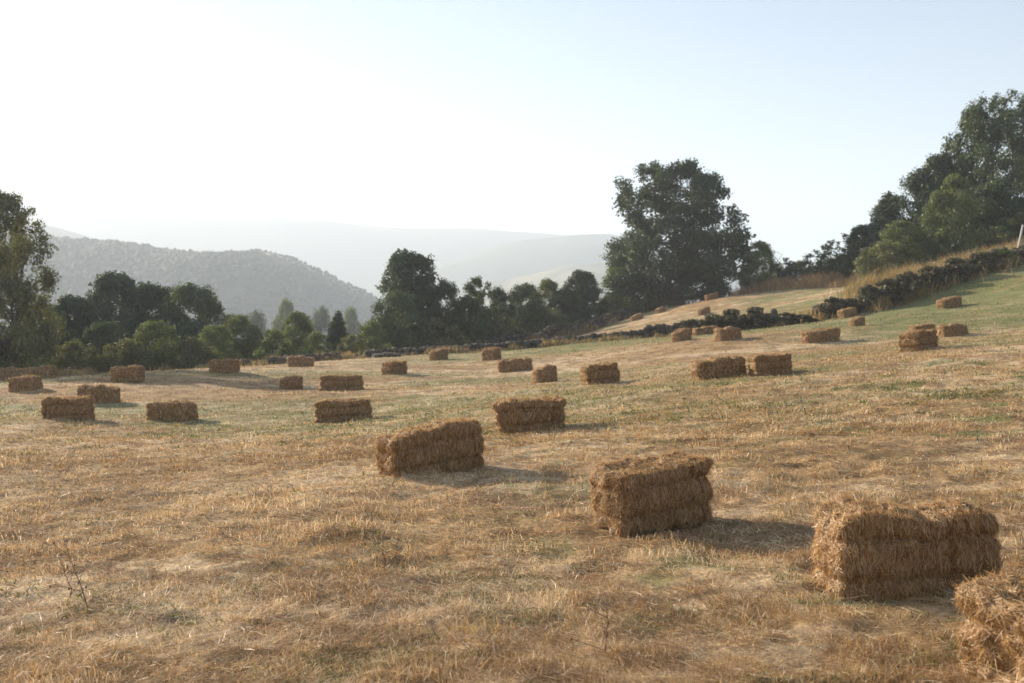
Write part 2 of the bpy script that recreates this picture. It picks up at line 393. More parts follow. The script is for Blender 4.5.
def place_bale(px, row, hpx, yaw, kind, label, extra=0., sink=.03, sx=1., D=None):
    me, tw, L, Wd, H = bale_kind(kind)
    if D is None: x, y = ray_ground(px, row)
    else: x, y = W(px, D)
    s = hpx*y/F/H
    s = min(max(s, .72), 1.35)
    a = R(yaw)
    # pixel names the middle of the near bottom edge: push the centre back by half the depth
    d = .5*Wd*s; nx, ny = -math.sin(a), math.cos(a)
    if nx*x+ny*y < 0: nx, ny = -nx, -ny
    cx, cy = x+nx*d, y+ny*d
    e = .35
    fx = (bz(cx+e, cy)-bz(cx-e, cy))/(2*e); fy = (bz(cx, cy+e)-bz(cx, cy-e))/(2*e)
    up = Vector((-fx, -fy, 1)).normalized()
    xa = Vector((math.cos(a), math.sin(a), 0)); xa = (xa-up*xa.dot(up)).normalized(); ya = up.cross(xa)
    M = Matrix((xa, ya, up)).transposed().to_4x4() @ Matrix.Rotation(R(extra), 4, 'Y')
    root = empty('hay_bale', (cx, cy, bz(cx, cy)-sink))
    root.rotation_euler = M.to_euler(); root.scale = (s*sx, s, s)
    if tw or True:
        obj('straw_block', me, root)
        for t in tw: obj('twine', t, root)
    tag(root, label, 'hay bale', 'hay bales scattered over the mown field')
    bale_pads.append((cx, cy, a, L*s*sx*.5, Wd*s*.5))
    return root
BALES = [
 (927,600,90,4,'n1',"second nearest bale, large and frayed, long side in shade, just behind the corner bale",0.95),
 (669,526,63,31,'n2',"stubby frayed bale in the middle foreground with sunlit left end and broad shadow",1),
 (441,474,49,30,'n3',"large bale left of centre whose top slants up to the right",0.95),
 (1136,700,108,16,'n4',"nearest bale of all, cut off by the bottom right corner of the frame",1),
 (532,432,33.5,8,'n5',"straight rectangular bale standing behind the slanted one, thin sunlit left end",1),
 (342,421,22,1,'a',"long low bale alone in left centre, dark face with a shadow to the right",1),
 (61,421,24,-2,'b',"boxy bale on the left with a step in its sun rimmed top edge",0.87),
 (97,404,18,12,'c',"bale tucked just behind and right of the boxy stepped bale at far left",0.93),
 (166,421,20,-6,'d',"rounded low bale right of the stepped one on the left side of the field",1.22),
 (21,391,15,0,'d',"small rounded bale in tree shade at the left edge before the dark pair",1),
 (8,380,13,4,'c',"bale cut by the left edge under the hazy tree, left of a dark pair",1),
 (37,379,13,-3,'e',"bale in shade behind the small rounded one, right half of the long dark pair",1),
 (124,382,16,-3,'e',"bale with loose straw sticking up from its top before the dark left thicket",0.82),
 (222,373,14,-2,'e',"bale by the hedge at the foot of the tall left thicket, soft rounded top corners",0.88),
 (300,367,11,4,'c',"farthest bale on the left, by light green shrubs and the start of the wall",1),
 (294,389,12.5,38,'f',"short stubby bale just left of the long lumpy bale in the left centre",0.84),
 (341,390,15.5,6,'a',"long lumpy bale right of the short stubby one, left centre of the field",1.1),
 (399,375,14,48,'b',"bale below the large dark round tree, turned so its left end glows in the sun",0.72),
 (443,360,11,50,'f',"bale beside the pale straw strip in front of the stone wall, left side lit",0.82),
 (498,360,13,64,'d',"round looking bale near the wall, end on, right behind the bale with the small shadow",0.78),
 (516,371,12.5,2,'g',"long bale left of the small square one, in the middle of the field",1),
 (549,382,16,24,'f',"small square looking bale between the long bale and the upward slanted bale",0.7),
 (604,384,21,14,'b',"bale whose top rises steeply to the right, with a small straw clump past its shadow",0.76),
 (724,377,20,9,'g',"arched dark bale, left one of the pair standing end to end right of centre",0.95),
 (775,374,21,7,'a',"right one of the pair standing end to end, with two notches in its top edge",0.76),
 (687,340,11,46,'f',"short bale with bright left end, leftmost of three below the dark wall",1),
 (708,335,9,10,'g',"bale half hidden in the middle of the group of three under the wall",1),
 (732,340,13,24,'c',"long bale at the right of the group of three under the dark wall",0.87),
 (826,343,14,26,'e',"bale on the green strip with a bright broken left end, right of the wall group",1.28),
 (929,349,20,42,'b',"bulky bale with a wide golden left side on the right part of the slope",1),
 (957,336,12.5,14,'c',"dark faced bale directly behind and right of the bulky golden one",1),
 (926,333,9,16,'g',"bale of which only the lit top shows behind the bulky golden one",1),
 (851,317,9.5,22,'d',"upper one of two bales by the brambly gap in the wall",1),
 (861,326,9,28,'f',"lower right one of two bales by the brambly gap in the wall",0.8),
 (954,307,10,22,'g',"highest bale on the green slope at the right, below the bramble covered wall",0.9),
]
for i, b in enumerate(BALES):
    o = place_bale(*b[:6], extra=(0, 0, -3, 0, 0)[i] if i < 5 else 0, sx=b[6]); print('BALE', b[:2], tuple(round(v, 1) for v in o.location), round(o.scale.y, 2))
FAR_BALES = [(638.5,321,6.0,8,'f',"small dark bale left on the upper field beyond the wall",66),(663.5,309.8,5.6,40,'d',"small round bale on the crest in front of the big oak trunk",67),
             (707,313,6.6,35,'f',"small bale on the upper field just above the dark wall",60),(714,299.8,6.2,30,'e',"highest bale of the upper field on the crest right of the big oak",68),
             (533,344,4.8,5,'c',"flat bale resting by the gap in the stone wall",52),(498,345,4.4,3,'e',"small bale peeping over the wall right above the round looking bale",51),
             (475,347,4.6,8,'g',"small bale behind the wall left of centre below the slender trees",51),(517,340.5,4.6,40,'d',"tiny bale beyond the wall below a clump of dry stalks",58)]
for (px, row, h, yaw, k, lab, D) in FAR_BALES:
    o = place_bale(px, row, h, yaw, k, lab, D=D); o['group'] = 'far bales beyond the stone wall'

# ------------------------------------------------------------ stubble and loose straw
def tint_patch(x, y, n):
    """per blade colour: patches of pale straw, ochre and brown"""
    w = fbm2(x/1.6, y/.8, 141, 4); b = fbm2(x/.35, y/.25, 151, 3)
    idx = pick(n, [.30, .22, .07, .17, .12, .08, .04]); c = PAL[idx].copy()
    pale = rng.random(n) < np.maximum(sstep(.52, .68, w)*.65, heap(x, y)*.9); c[pale] = PAL[2]*.5+PAL[1]*.5
    br = rng.random(n) < np.maximum(sstep(.5, .64, b)*.6, sstep(.52, .66, fbm2(x/.8, y/.5, 55, 4, .65))*.6); c[br] = PAL[4]*.6+PAL[3]*.4
    return c*rng.uniform(.75, 1.2, (n, 1))
def grow_dry():
    parts = []
    # near: individual stalks
    for (n, D0, D1, w0, ls) in [(460000, 2.9, 14, .0032, 1.), (300000, 11, 48, .010, 1.05), (70000, 44, 82, .030, 1.5)]:
        x, y = scatter(n, D0, D1); k = outside_bales(x, y); x = x[k]; y = y[k]; n = len(x)
        cl = fbm2(x/.20, y/.16, 161, 3, .6)*.62+.38*fbm2(x/.8, y/.6, 162, 2)
        keep = rng.random(n) < .3+1.1*sstep(.40, .58, cl); 
        gcov = cover(x, y); keep &= rng.random(n) > gcov*np.where(y > 18, .8, .5)
        x = x[keep]; y = y[keep]; cl = cl[keep]; n = len(x)
        up = rng.random(n) < np.where(cl > .52, .5, .2)
        flow = 3.0*fbm2(x/2.5, y/2.0, 171, 2)
        az = np.where(up, rng.uniform(0, 2*math.pi, n), flow*2+rng.normal(0, 1.25, n))
        el = np.where(up, rng.uniform(.5, 1.45, n), rng.uniform(-.05, .4, n))
        tall = sstep(.45, .75, cl)
        ln = np.where(up, rng.uniform(.02, .05, n)+tall*rng.uniform(0, .08, n), rng.uniform(.03, .115, n))*ls
        if D0 > 20: ln *= .8
        wd = w0*rng.uniform(.55, 1.4, n)*np.clip(y/(D0*1.8), .75, 2.2)
        z = ground_z(x, y)+np.where(up, -.005, rng.uniform(0, .025, n))
        parts.append(blades(np.stack([x, y, z], -1), az, el, ln, wd, np.where(up, .12, .05), tint_patch(x, y, n)))
    k = 0; V = []; Fi = []; N = []; Cc = []
    for (v, f, nn, c) in parts: V.append(v); Fi.append(f+k); N.append(nn); Cc.append(c); k += len(v)
    me = mesh_np('dry_grass', np.concatenate(V), np.concatenate(Fi), np.concatenate(N), M_straw, np.concatenate(Cc))
    tag(obj('dry_grass', me), 'dry cut stubble and loose straw covering the field', 'dry grass', kind='stuff')
grow_dry()
def grow_green():
    parts = []
    for (n, D0, D1, w0, l0) in [(150000, 2.9, 16, .006, .055), (190000, 13, 62, .020, .075)]:
        x, y = scatter(n, D0, D1); k = outside_bales(x, y); x = x[k]; y = y[k]
        g = cover(x, y); sp = sstep(.62, .70, fbm2(x/.34, y/.28, 201, 2))*(1.6 if D0 < 5 else 1.4*sstep(45, 22, y))
        p = np.clip(g*sstep(.38, .62, fbm2(x/.35, y/.3, 211, 2))*.9*(1.0 if D0 < 5 else .75)+sp*.30, 0, 1)
        k = rng.random(len(x)) < p; x = x[k]; y = y[k]; n = len(x)
        c = np.array([[.13, .17, .05], [.20, .22, .08], [.085, .13, .045], [.27, .25, .10]])[rng.integers(0, 4, n)]*rng.uniform(.75, 1.25, (n, 1))
        parts.append(blades(np.stack([x, y, ground_z(x, y)-.005], -1), rng.uniform(0, 6.283, n), rng.uniform(.25, 1.3, n), l0*rng.uniform(.4, 1.3, n),
                            w0*rng.uniform(.6, 1.4, n)*np.clip(y/(D0*2), .8, 2), np.full(n, .2), c))
    k = 0; V = []; Fi = []; N = []; Cc = []
    for (v, f, nn, c) in parts: V.append(v); Fi.append(f+k); N.append(nn); Cc.append(c); k += len(v)
    me = mesh_np('green_weeds', np.concatenate(V), np.concatenate(Fi), np.concatenate(N), M_green, np.concatenate(Cc))
    tag(obj('green_weeds', me), 'low green weeds and regrowing grass among the stubble', 'grass', kind='stuff')
grow_green()

# tall dry grass along the walls and the crest
def tall_grass(name, label, path, n, spread, h0, h1, seed, pal, clump=1.0, w0=.02, off=0.):
    g = np.random.default_rng(seed); P = np.array(path); t = g.uniform(0, 1, n)
    s = np.concatenate([[0], np.cumsum(np.hypot(*np.diff(P, axis=0).T))]); s /= s[-1]
    x = np.interp(t, s, P[:, 0])+g.normal(0, spread, n)*.5; y = np.interp(t, s, P[:, 1])+g.normal(0, spread, n)+off
    cl = noise2(x/clump, y/clump, seed)*.6+noise2(x/(clump*.4), y/(clump*.4), seed+1)*.4
    k = g.random(n) < sstep(.3, .62, cl); x = x[k]; y = y[k]; cl = cl[k]; n = len(x)
    ln = (h0+(h1-h0)*sstep(.35, .8, cl))*g.uniform(.5, 1.1, n)
    c = np.array(pal)[g.integers(0, len(pal), n)]*g.uniform(.75, 1.2, (n, 1))
    v, f, nn, c = blades(np.stack([x, y, ground_z(x, y)-.02], -1), g.uniform(0, 6.283, n), g.uniform(1.0, 1.5, n), ln, w0*g.uniform(.6, 1.5, n), np.full(n, .12), c)
    tag(obj(name, mesh_np(name, v, f, nn, M_straw, c)), label, 'dry grass', kind='stuff')
OCH = [[.52, .31, .13], [.60, .40, .19], [.44, .25, .11], [.36, .22, .10], [.62, .47, .27]]
OLV = [[.30, .24, .10], [.44, .33, .15], [.20, .19, .07], [.38, .25, .12]]
tall_grass('tall_dry_grass', 'tall orange dry grass on the crest above the wall', [W(*p) for p in [(745,76),(790,72),(850,66),(900,60)]], 30000, 1.5, .3, 1.2, 301, OCH, .9)
tall_grass('tall_dry_grass', 'tall mixed grass and dead stalks behind the bramble wall', [W(*p) for p in [(860,50),(900,50),(960,52),(1020,53),(1120,54)]], 30000, 1.5, .3, 1.3, 302, OCH[:1]+OLV+OLV+[[.22,.24,.08]], .8)
tall_grass('tall_dry_grass', 'rough grass at the foot of the walls', [(p[0], p[1]-.55) for p in wallA+wallB+wallC], 16000, .22, .12, .5, 303, OLV, .9)
tall_grass('tall_dry_grass', 'dead stalks along the far wall below the trees', [(p[0], p[1]-.4) for p in wallD], 7000, .5, .2, 1.0, 304, OCH+OLV, 1.2)
tall_grass('tall_dry_grass', 'pale grass fringe under the left hedge', [W(*p) for p in [(-60,38),(0,40),(100,41.5),(180,43),(260,45),(360,49),(450,53)]], 26000, .8, .12, .65, 305, OLV+[[.42, .38, .2]], 1.1)
tall_grass('tall_dry_grass', 'bleached grass growing up over the right walls', [(p[0], p[1]-.5) for p in wallB+wallC], 14000, .3, .25, .85, 307, OCH[:1]+OLV+OLV, .7)
tall_grass('tall_dry_grass', 'tufty grass in the gap of the stone wall', [W(*p) for p in [(775,46),(800,47),(830,47),(870,47)]], 7000, .8, .12, .5, 306, OLV, .9)

# ------------------------------------------------------------ dry stone walls
def ico(sub):
    import bmesh
    bm = bmesh.new(); bmesh.ops.create_icosphere(bm, subdivisions=sub, radius=1)
    V = np.array([v.co[:] for v in bm.verts]); Fc = np.array([[v.index for v in f.verts] for f in bm.faces]); bm.free(); return V, Fc
ICO1 = ico(1); ICO2 = ico(2); ICO3 = ico(3)
def stone(A, c, sz, rot, g, base=ICO2):
    V, Fc = base; v = V.copy()
    v = np.sign(v)*np.abs(v)**.62                     # boxy
    v *= 1+.22*(noise3(v*1.7+g.uniform(0, 50, 3), 4)-.5)[:, None]*2
    v *= np.array(sz)/2
    ca, sa = math.cos(rot), math.sin(rot); v = v@np.array([[ca, sa, 0], [-sa, ca, 0], [0, 0, 1]])
    tx, ty = g.normal(0, .12, 2); v[:, 2] += v[:, 0]*tx+v[:, 1]*ty
    k = g.uniform(.65, 1.3); base_c = np.array([.085, .074, .058]) if g.random() < .75 else np.array([.13, .10, .07])
    A.add(v+np.array(c), Fc, base_c*k)
def stone_wall(label, path, hfun, thick, seed, size=.25):
    g = np.random.default_rng(seed); P = np.array(path); A = Acc()
    seg = np.hypot(*np.diff(P, axis=0).T); S = np.concatenate([[0], np.cumsum(seg)]); tot = S[-1]
    n = int(tot/size)
    for row in range(7):
        s = g.uniform(0, size)
        while s < tot:
            L = size*g.uniform(.6, 1.5); u = s+L/2
            x = np.interp(u, S, P[:, 0]); y = np.interp(u, S, P[:, 1]); i = min(np.searchsorted(S, u), len(P)-1); d = P[i]-P[i-1]; a = math.atan2(d[1], d[0])
            h = hfun(u/tot)*(0.72+.55*float(noise2(np.array([u*.9]), np.array([seed*1.]), 9)[0])); lay = .21
            z0 = row*lay*.9
            if z0+lay*.5 < h:
                for side in ((-1, 1) if thick > .35 else (0,)):
                    t = side*thick*.27*(1-.25*z0/max(h, .1)); hh = lay*g.uniform(.9, 1.45)
                    cx = x-math.sin(a)*t+g.normal(0, .03); cy = y+math.cos(a)*t+g.normal(0, .03)
                    if h-z0 > .1: stone(A, (cx, cy, bz(cx, cy)+z0+hh*.5-.05), (L*1.08, thick*.62, hh), a+g.normal(0, .12), g, ICO1 if g.random() < .5 else ICO2)
            s += L*.95
    # fallen stones
    for _ in range(int(tot*.5)):
        u = g.uniform(0, tot); x = np.interp(u, S, P[:, 0])+g.normal(0, .3); y = np.interp(u, S, P[:, 1])-g.uniform(.2, .8)
        sz = g.uniform(.12, .3); stone(A, (x, y, bz(x, y)+sz*.25), (sz*1.3, sz, sz*.8), g.uniform(0, 3), g, ICO1)
    o = obj('stone_wall', A.mesh('stone_wall', M_stone, False)); tag(o, label, 'stone wall', 'dry stone walls')
stone_wall('long low dry stone wall of grey stones crossing behind the bales', wallA, lambda t: float(np.interp(t, [0, .25, .45, .6, .75, .9, 1], [.30, .34, .3, .36, .5, .72, .7])), .55, 41)
stone_wall('short dark stretch of stone wall between the two brambly gaps', wallB, lambda t: .7, .6, 42)
stone_wall('stone wall climbing the right slope under brambles and grass', wallC, lambda t: .82, .6, 43)
stone_wall('second, farther stone wall below the oak edging the upper field', wallD, lambda t: float(np.interp(t, [0, .4, 1], [.9, .95, .55])), .55, 44, .42)
def boulder(label, px, D, sz, seed):
    g = np.random.default_rng(seed); A = Acc(); x, y = W(px, D); stone(A, (0, 0, sz[2]*.4), sz, g.uniform(0, 3), g, ICO3)
    tag(obj('boulder', A.mesh('boulder', M_stone, True), loc=(x, y, bz(x, y))), label, 'boulder', 'loose boulders by the walls')
boulder('upright brownish boulder at the right end of the dark long wall', 774, 45.6, (.36, .36, .9), 51)
boulder('pale flat slab lying at the left part of the wall by the hedge', 378, 45.5, (.8, .5, .2), 52)
boulder('flat slab on the grass beside the pale straw strip near the wall', 392, 45.0, (.8, .5, .22), 53)

# ------------------------------------------------------------ trees
def limb(A, a, b, r0, r1, g, n=5, seg=7, wob=.06):
    a = np.array(a, float); b = np.array(b, float); L = np.linalg.norm(b-a); t = np.linspace(0, 1, seg)[:, None]
    mid = (a+b)/2+np.array([0, 0, -.10*L])*0+g.normal(0, wob*L, 3)
    p = a*(1-t)**2+2*mid*t*(1-t)+b*t**2; p[1:-1] += g.normal(0, .012*L, (seg-2, 3))
    tube(A, p, np.linspace(r0, r1, seg), n, np.array([.105, .085, .065])*g.uniform(.8, 1.2))
    return p
PROF = {'round': [(0, .35), (.15, .8), (.4, 1), (.7, .82), (.9, .5), (1, .15)],
        'oak': [(0, .80), (.12, 1.0), (.38, .97), (.55, .84), (.68, .74), (.85, .58), (.95, .40), (1, .2)],
        'crown': [(0, .78), (.1, .95), (.38, 1), (.58, .95), (.74, .86), (.87, .74), (.95, .5), (1, .25)],
        'cone': [(0, .7), (.2, 1), (.5, .75), (.8, .4), (1, .08)],
        'column': [(0, .6), (.2, .9), (.6, 1), (.85, .7), (1, .2)],
        'fan': [(0, .2), (.3, .6), (.7, 1), (.9, .8), (1, .4)],
        'bush': [(0, .9), (.3, 1), (.6, .9), (.85, .6), (1, .2)]}
def tree_meshes(seed, H, Wd, prof='round', base=.15, nb=60, lpb=450, leaf=.15, br=.13, col=(.055, .085, .03), trunk_r=.03, gap=.0, stems=1, squash=.8, extra=None):
    """trunk with limbs reaching every leaf clump; crown = leaf-sized faces in uneven clumps"""
    g = np.random.default_rng(seed); T = Acc(); pr = np.array(PROF[prof])
    lean = g.normal(0, .04, 2)*H
    cents = []; rads = []
    tries = 0
    while len(cents) < nb and tries < nb*40:
        tries += 1
        t = g.uniform(0, 1)**.9; env = np.interp(t, pr[:, 0], pr[:, 1])*Wd/2; a = g.uniform(0, 2*math.pi)
        env *= .78+.4*float(noise2(np.array([a*1.3+3]), np.array([t*3.+seed]), seed)[0])
        rr = env*(g.uniform(.15, 1)**.55); r = br*Wd*g.uniform(.55, 1.25)*(1-.35*t)
        rr = max(0, min(rr, env-r*.5)); z = H*(base+(1-base)*t); z = min(z, H-r*.55)
        z = max(z, H*base*.6+r*.4)
        c = np.array([rr*math.cos(a)+lean[0]*t, rr*math.sin(a)+lean[1]*t, z])
        if gap and len(cents) and min(np.linalg.norm(c-q)/(r+s) for q, s in zip(cents, rads)) < gap: continue
        cents.append(c); rads.append(r)
    cents = np.array(cents); rads = np.array(rads)
    # trunk(s) and limbs
    roots = [np.array([g.normal(0, .05*Wd)*(stems > 1), g.normal(0, .05*Wd)*(stems > 1), -.15]) for _ in range(stems)]
    spines = []
    for k, r0 in enumerate(roots):
        top = np.array([lean[0]+g.normal(0, .05*Wd)*(1+2*(stems > 1)), lean[1]+g.normal(0, .05*Wd)*(1+2*(stems > 1)), H*g.uniform(.72, .88)])
        n = 9; t = np.linspace(0, 1, n)[:, None]; p = r0*(1-t)+top*t; p[1:-1, :2] += g.normal(0, .012*H, (n-2, 2))
        rad = trunk_r*H*(1-t[:, 0]*.88)*(1 if stems == 1 else .6); rad[0] *= 1.35
        tube(T, p, rad, 9, (.10, .08, .062)); spines.append((p, rad))
    for c, r in zip(cents, rads):
        p, rad = spines[g.integers(0, stems)]
        zc = c[2]-g.uniform(.12, .38)*np.linalg.norm(c[:2]-p[3][:2])-.08*H; zc = max(zc, H*.10 if base > .08 else .02*H)
        i = int(np.clip(np.searchsorted(p[:, 2], zc), 1, len(p)-1)); f = np.clip((zc-p[i-1, 2])/(p[i, 2]-p[i-1, 2]+1e-9), 0, 1)
        a = p[i-1]*(1-f)+p[i]*f; rl = rad[i]*.42
        q = limb(T, a, c, rl, rl*.22, g, 5, 6)
        for _ in range(2):
            e = c+g.normal(0, .55, 3)*r; limb(T, q[3], e, rl*.3, rl*.08, g, 4, 4)
    # leaves
    V = []; C = []
    up = np.array([0, 0, 1.])
    for c, r in zip(cents, rads):
        m = int(1.15*lpb*(r/(br*Wd))**2*g.uniform(.8, 1.2))
        d = g.normal(0, 1, (m, 3)); d /= np.linalg.norm(d, axis=1)[:, None]
        lob = .52+1.05*noise3(d*2.7+g.uniform(0, 60, 3), seed)
        rad = r*lob*(1-.75*g.random(m)**1.8)
        p = c+d*rad[:, None]*np.array([1, 1, squash])
        holes = noise3(p*(2.0/max(r, .2)), seed+5) > .26
        p = p[holes]; d = d[holes]; m = len(p)
        nn = d+g.normal(0, .75, (m, 3))+up*.25; nn /= np.linalg.norm(nn, axis=1)[:, None]
        t1 = np.cross(nn, g.normal(0, 1, (m, 3))); t1 /= np.linalg.norm(t1, axis=1)[:, None]; t2 = np.cross(nn, t1)
        s = leaf*1.3*g.uniform(.5, 1.35, (m, 1))
        q = np.stack([p-t1*s*.5, p+t2*s*.30+nn*s*.08, p+t1*s*.5, p-t2*s*.30+nn*s*.08], 1)
        q[:, :, 2] = np.maximum(q[:, :, 2], .02)
        V.append(q.reshape(-1, 3))
        cl = np.array(col)*g.uniform(.8, 1.25)*g.uniform(.7, 1.35, (m, 1)); cl = cl*(1+np.array([.25, .08, -.05])*g.uniform(-.6, 1, (m, 1)))
        C.append(np.repeat(cl, 4, 0))
    V = np.concatenate(V); C = np.concatenate(C); nq = len(V)//4
    crown = mesh_np('crown', V, np.arange(nq*4), np.full(nq, 4), M_leaf, C)
    return T.mesh('trunk', M_bark, True), crown, H, Wd
DK = (.042, .064, .026); MD = (.062, .092, .032); LG = (.13, .165, .048); OL = (.135, .145, .055)
TV = {}
SPEC = {
 'big': dict(seed=1, H=12, Wd=12.6, prof='crown', base=.02, nb=230, lpb=560, leaf=.19, br=.088, col=DK, trunk_r=.028, stems=3),
 'left': dict(seed=2, H=9, Wd=7.6, prof='oak', base=.02, nb=190, lpb=480, leaf=.12, br=.10, col=OL, trunk_r=.025, stems=2),
 'rightbig': dict(seed=3, H=11.5, Wd=9, prof='oak', base=.08, nb=150, lpb=480, leaf=.14, br=.092, col=MD, trunk_r=.026, stems=3, squash=1.),
 'broad': dict(seed=4, H=7, Wd=6, prof='oak', base=.02, nb=110, lpb=520, leaf=.15, br=.13, col=DK, stems=2),
 'round': dict(seed=5, H=6, Wd=6, prof='round', base=.02, nb=95, lpb=520, leaf=.14, br=.135, col=MD, stems=2),
 'upright': dict(seed=6, H=7, Wd=3.6, prof='column', base=.04, nb=80, lpb=340, leaf=.13, br=.17, col=DK, stems=1, squash=1.1),
 'cone': dict(seed=7, H=7, Wd=4.4, prof='cone', base=.03, nb=90, lpb=400, leaf=.13, br=.15, col=DK, stems=1, squash=1.),
 'airy': dict(seed=8, H=7, Wd=4.4, prof='column', base=.16, nb=60, lpb=300, leaf=.14, br=.12, col=MD, stems=3, squash=1.1),
 'bush': dict(seed=9, H=3, Wd=3.8, prof='bush', base=.0, nb=60, lpb=420, leaf=.10, br=.15, col=OL, stems=4, trunk_r=.018),
 'lightbush': dict(seed=10, H=3.4, Wd=3.2, prof='bush', base=.0, nb=60, lpb=400, leaf=.10, br=.16, col=LG, stems=4, trunk_r=.018),
 'bramble': dict(seed=15, H=1.6, Wd=2.2, prof='bush', base=.0, nb=46, lpb=130, leaf=.15, br=.15, col=(.085, .078, .042), stems=5, trunk_r=.02),
 'sapling': dict(seed=11, H=3.2, Wd=1.5, prof='column', base=.03, nb=46, lpb=110, leaf=.10, br=.19, col=MD, stems=3, trunk_r=.012, squash=1.2),
 'light': dict(seed=12, H=6, Wd=4.6, prof='round', base=.03, nb=90, lpb=420, leaf=.13, br=.14, col=LG, stems=2, squash=1.),
}
def tree(kind, px, top, wpx, D, label, name='tree', cat='tree', group=None, rot=None, base_drop=0.):
    x, y = W(px, D); zb = bz(x, y)-base_drop
    H = CAMZ+(HOR-top)*D/F-zb; Wd = wpx*D/F
    if kind not in TV: TV[kind] = tree_meshes(**SPEC[kind])
    tr, cr, h0, w0 = TV[kind]
    root = empty(name, (x, y, zb)); root.scale = (Wd/w0, Wd/w0, H/h0); root.rotation_euler.z = rot if rot is not None else rng.uniform(0, 6.28)
    bush = name in ('shrub', 'bramble')
    obj('stem' if bush else 'trunk', tr, root); obj('foliage' if bush else 'crown', cr, root)
    tag(root, label, cat, group)
HG = 'trees and shrubs of the hedgerow behind the field'
tree('big', 672, 165, 138, 76, 'biggest round oak standing alone against the sky above the upper field', 'oak_tree', rot=.4)
tree('left', 2, 194, 118, 41, 'tall hazy sunlit tree cut off by the left edge', 'broadleaf_tree', rot=1.)
tree('left', -120, 170, 150, 44, 'tall tree outside the left edge that shades the grass', 'broadleaf_tree', rot=2.)
tree('round', -250, 210, 120, 40, 'rounded tree far outside the left edge of the view', 'broadleaf_tree')
tree('broad', 117, 275, 84, 56, 'dark tree with a pointed top, tallest of the left thicket', 'broadleaf_tree', group=HG)
tree('broad', 155, 286, 84, 58, 'dark tree in the left thicket between the pointed one and the domed one', 'broadleaf_tree', group=HG)
tree('round', 192, 285, 88, 56, 'dark domed tree at the right end of the left thicket', 'broadleaf_tree', group=HG)
tree('broad', 74, 298, 84, 52, 'dark tree directly right of the hazy tree at the left edge', 'broadleaf_tree', group=HG)
tree('round', 40, 305, 70, 50, 'dark tree half hidden behind the hazy tree at the left edge', 'broadleaf_tree', group=HG)
tree('round', 105, 322, 60, 47, 'low rounded tree at the foot of the left thicket', 'broadleaf_tree', group=HG)
tree('lightbush', 158, 322, 58, 46, 'olive shrub with sunlit rounded top in front of the left thicket', 'shrub', 'shrub', HG)
tree('bush', 125, 340, 55, 44, 'low dark shrub behind the bale with loose straw on top', 'shrub', 'shrub', HG)
tree('bush', 75, 343, 55, 43.5, 'low dark shrub right of the long dark bale pair', 'shrub', 'shrub', HG)
tree('bush', 190, 338, 50, 45.5, 'dark shrub left of the bale by the hedge', 'shrub', 'shrub', HG)
tree('lightbush', 215, 326, 46, 47, 'light green shrub rising behind the bale by the hedge', 'shrub', 'shrub', HG)
tree('light', 243, 317, 52, 50, 'yellowish green small tree where the tall thicket ends', 'broadleaf_tree', group=HG)
tree('lightbush', 275, 330, 44, 48, 'bright shrub left of the farthest left bale', 'shrub', 'shrub', HG)
tree('light', 296, 314, 50, 56, 'light green tree above the farthest left bale', 'broadleaf_tree', group=HG)
tree('lightbush', 318, 332, 36, 50, 'pale shrub at the start of the stone wall', 'shrub', 'shrub', HG)
tree('cone', 338, 312, 34, 55, 'narrow dark tree standing in the dip of the hedge', 'broadleaf_tree', group=HG)
tree('lightbush', 370, 322, 42, 53, 'green shrub between the narrow dark tree and the large round one', 'shrub', 'shrub', HG)
tree('bush', 352, 336, 34, 51, 'small dark shrub at the foot of the narrow dark tree', 'shrub', 'shrub', HG)
tree('broad', 412, 254, 88, 62, 'large dark round tree left of centre rising over the valley', 'broadleaf_tree', group=HG, rot=.8)
tree('round', 398, 292, 66, 58, 'dark lower tree filling the foot of the large round one', 'broadleaf_tree', group=HG)
tree('upright', 452, 281, 40, 60, 'dark upright tree leaning on the right side of the large round one', 'broadleaf_tree', group=HG)
tree('airy', 482, 278, 40, 62, 'slender airy tree with bare stems and tufted top', 'broadleaf_tree', group=HG)
tree('upright', 500, 288, 30, 63, 'narrow tree just right of the slender airy one', 'broadleaf_tree', group=HG)
tree('round', 525, 284, 52, 68, 'rounded green tree in the middle of the row right of the slender ones', 'broadleaf_tree', group=HG)
tree('light', 545, 281, 46, 72, 'green tree with lighter top before the golden hill', 'broadleaf_tree', group=HG)
tree('broad', 583, 272, 52, 74, 'dark pointed tree touching the left side of the oak', 'broadleaf_tree', group=HG)
tree('round', 468, 296, 50, 60.5, 'low dark tree closing the belt under the slender airy one', 'broadleaf_tree', group=HG)
tree('broad', 563, 290, 46, 71, 'dark low tree between the lighter top and the pointed one', 'broadleaf_tree', group=HG)
tree('bush', 545, 309, 60, 69, 'dark undergrowth shrub under the rounded green trees', 'shrub', 'shrub', HG)
tree('bush', 490, 312, 60, 63, 'dark undergrowth shrub under the slender trees', 'shrub', 'shrub', HG)
tree('bush', 440, 320, 60, 59, 'dark undergrowth shrub under the upright tree', 'shrub', 'shrub', HG)
tree('lightbush', 617, 268, 40, 75, 'light green shrub against the lower left of the oak', 'shrub', 'shrub', HG)
tree('bush', 640, 284, 50, 76, 'dark shrub in front of the oak trunk', 'shrub', 'shrub', HG)
tree('light', 758, 243, 44, 74, 'grey green small tree right beside the oak', 'broadleaf_tree', group=HG)
tree('bush', 775, 268, 40, 82, 'low dark shrub behind the crest right of the oak', 'shrub', 'shrub', HG)
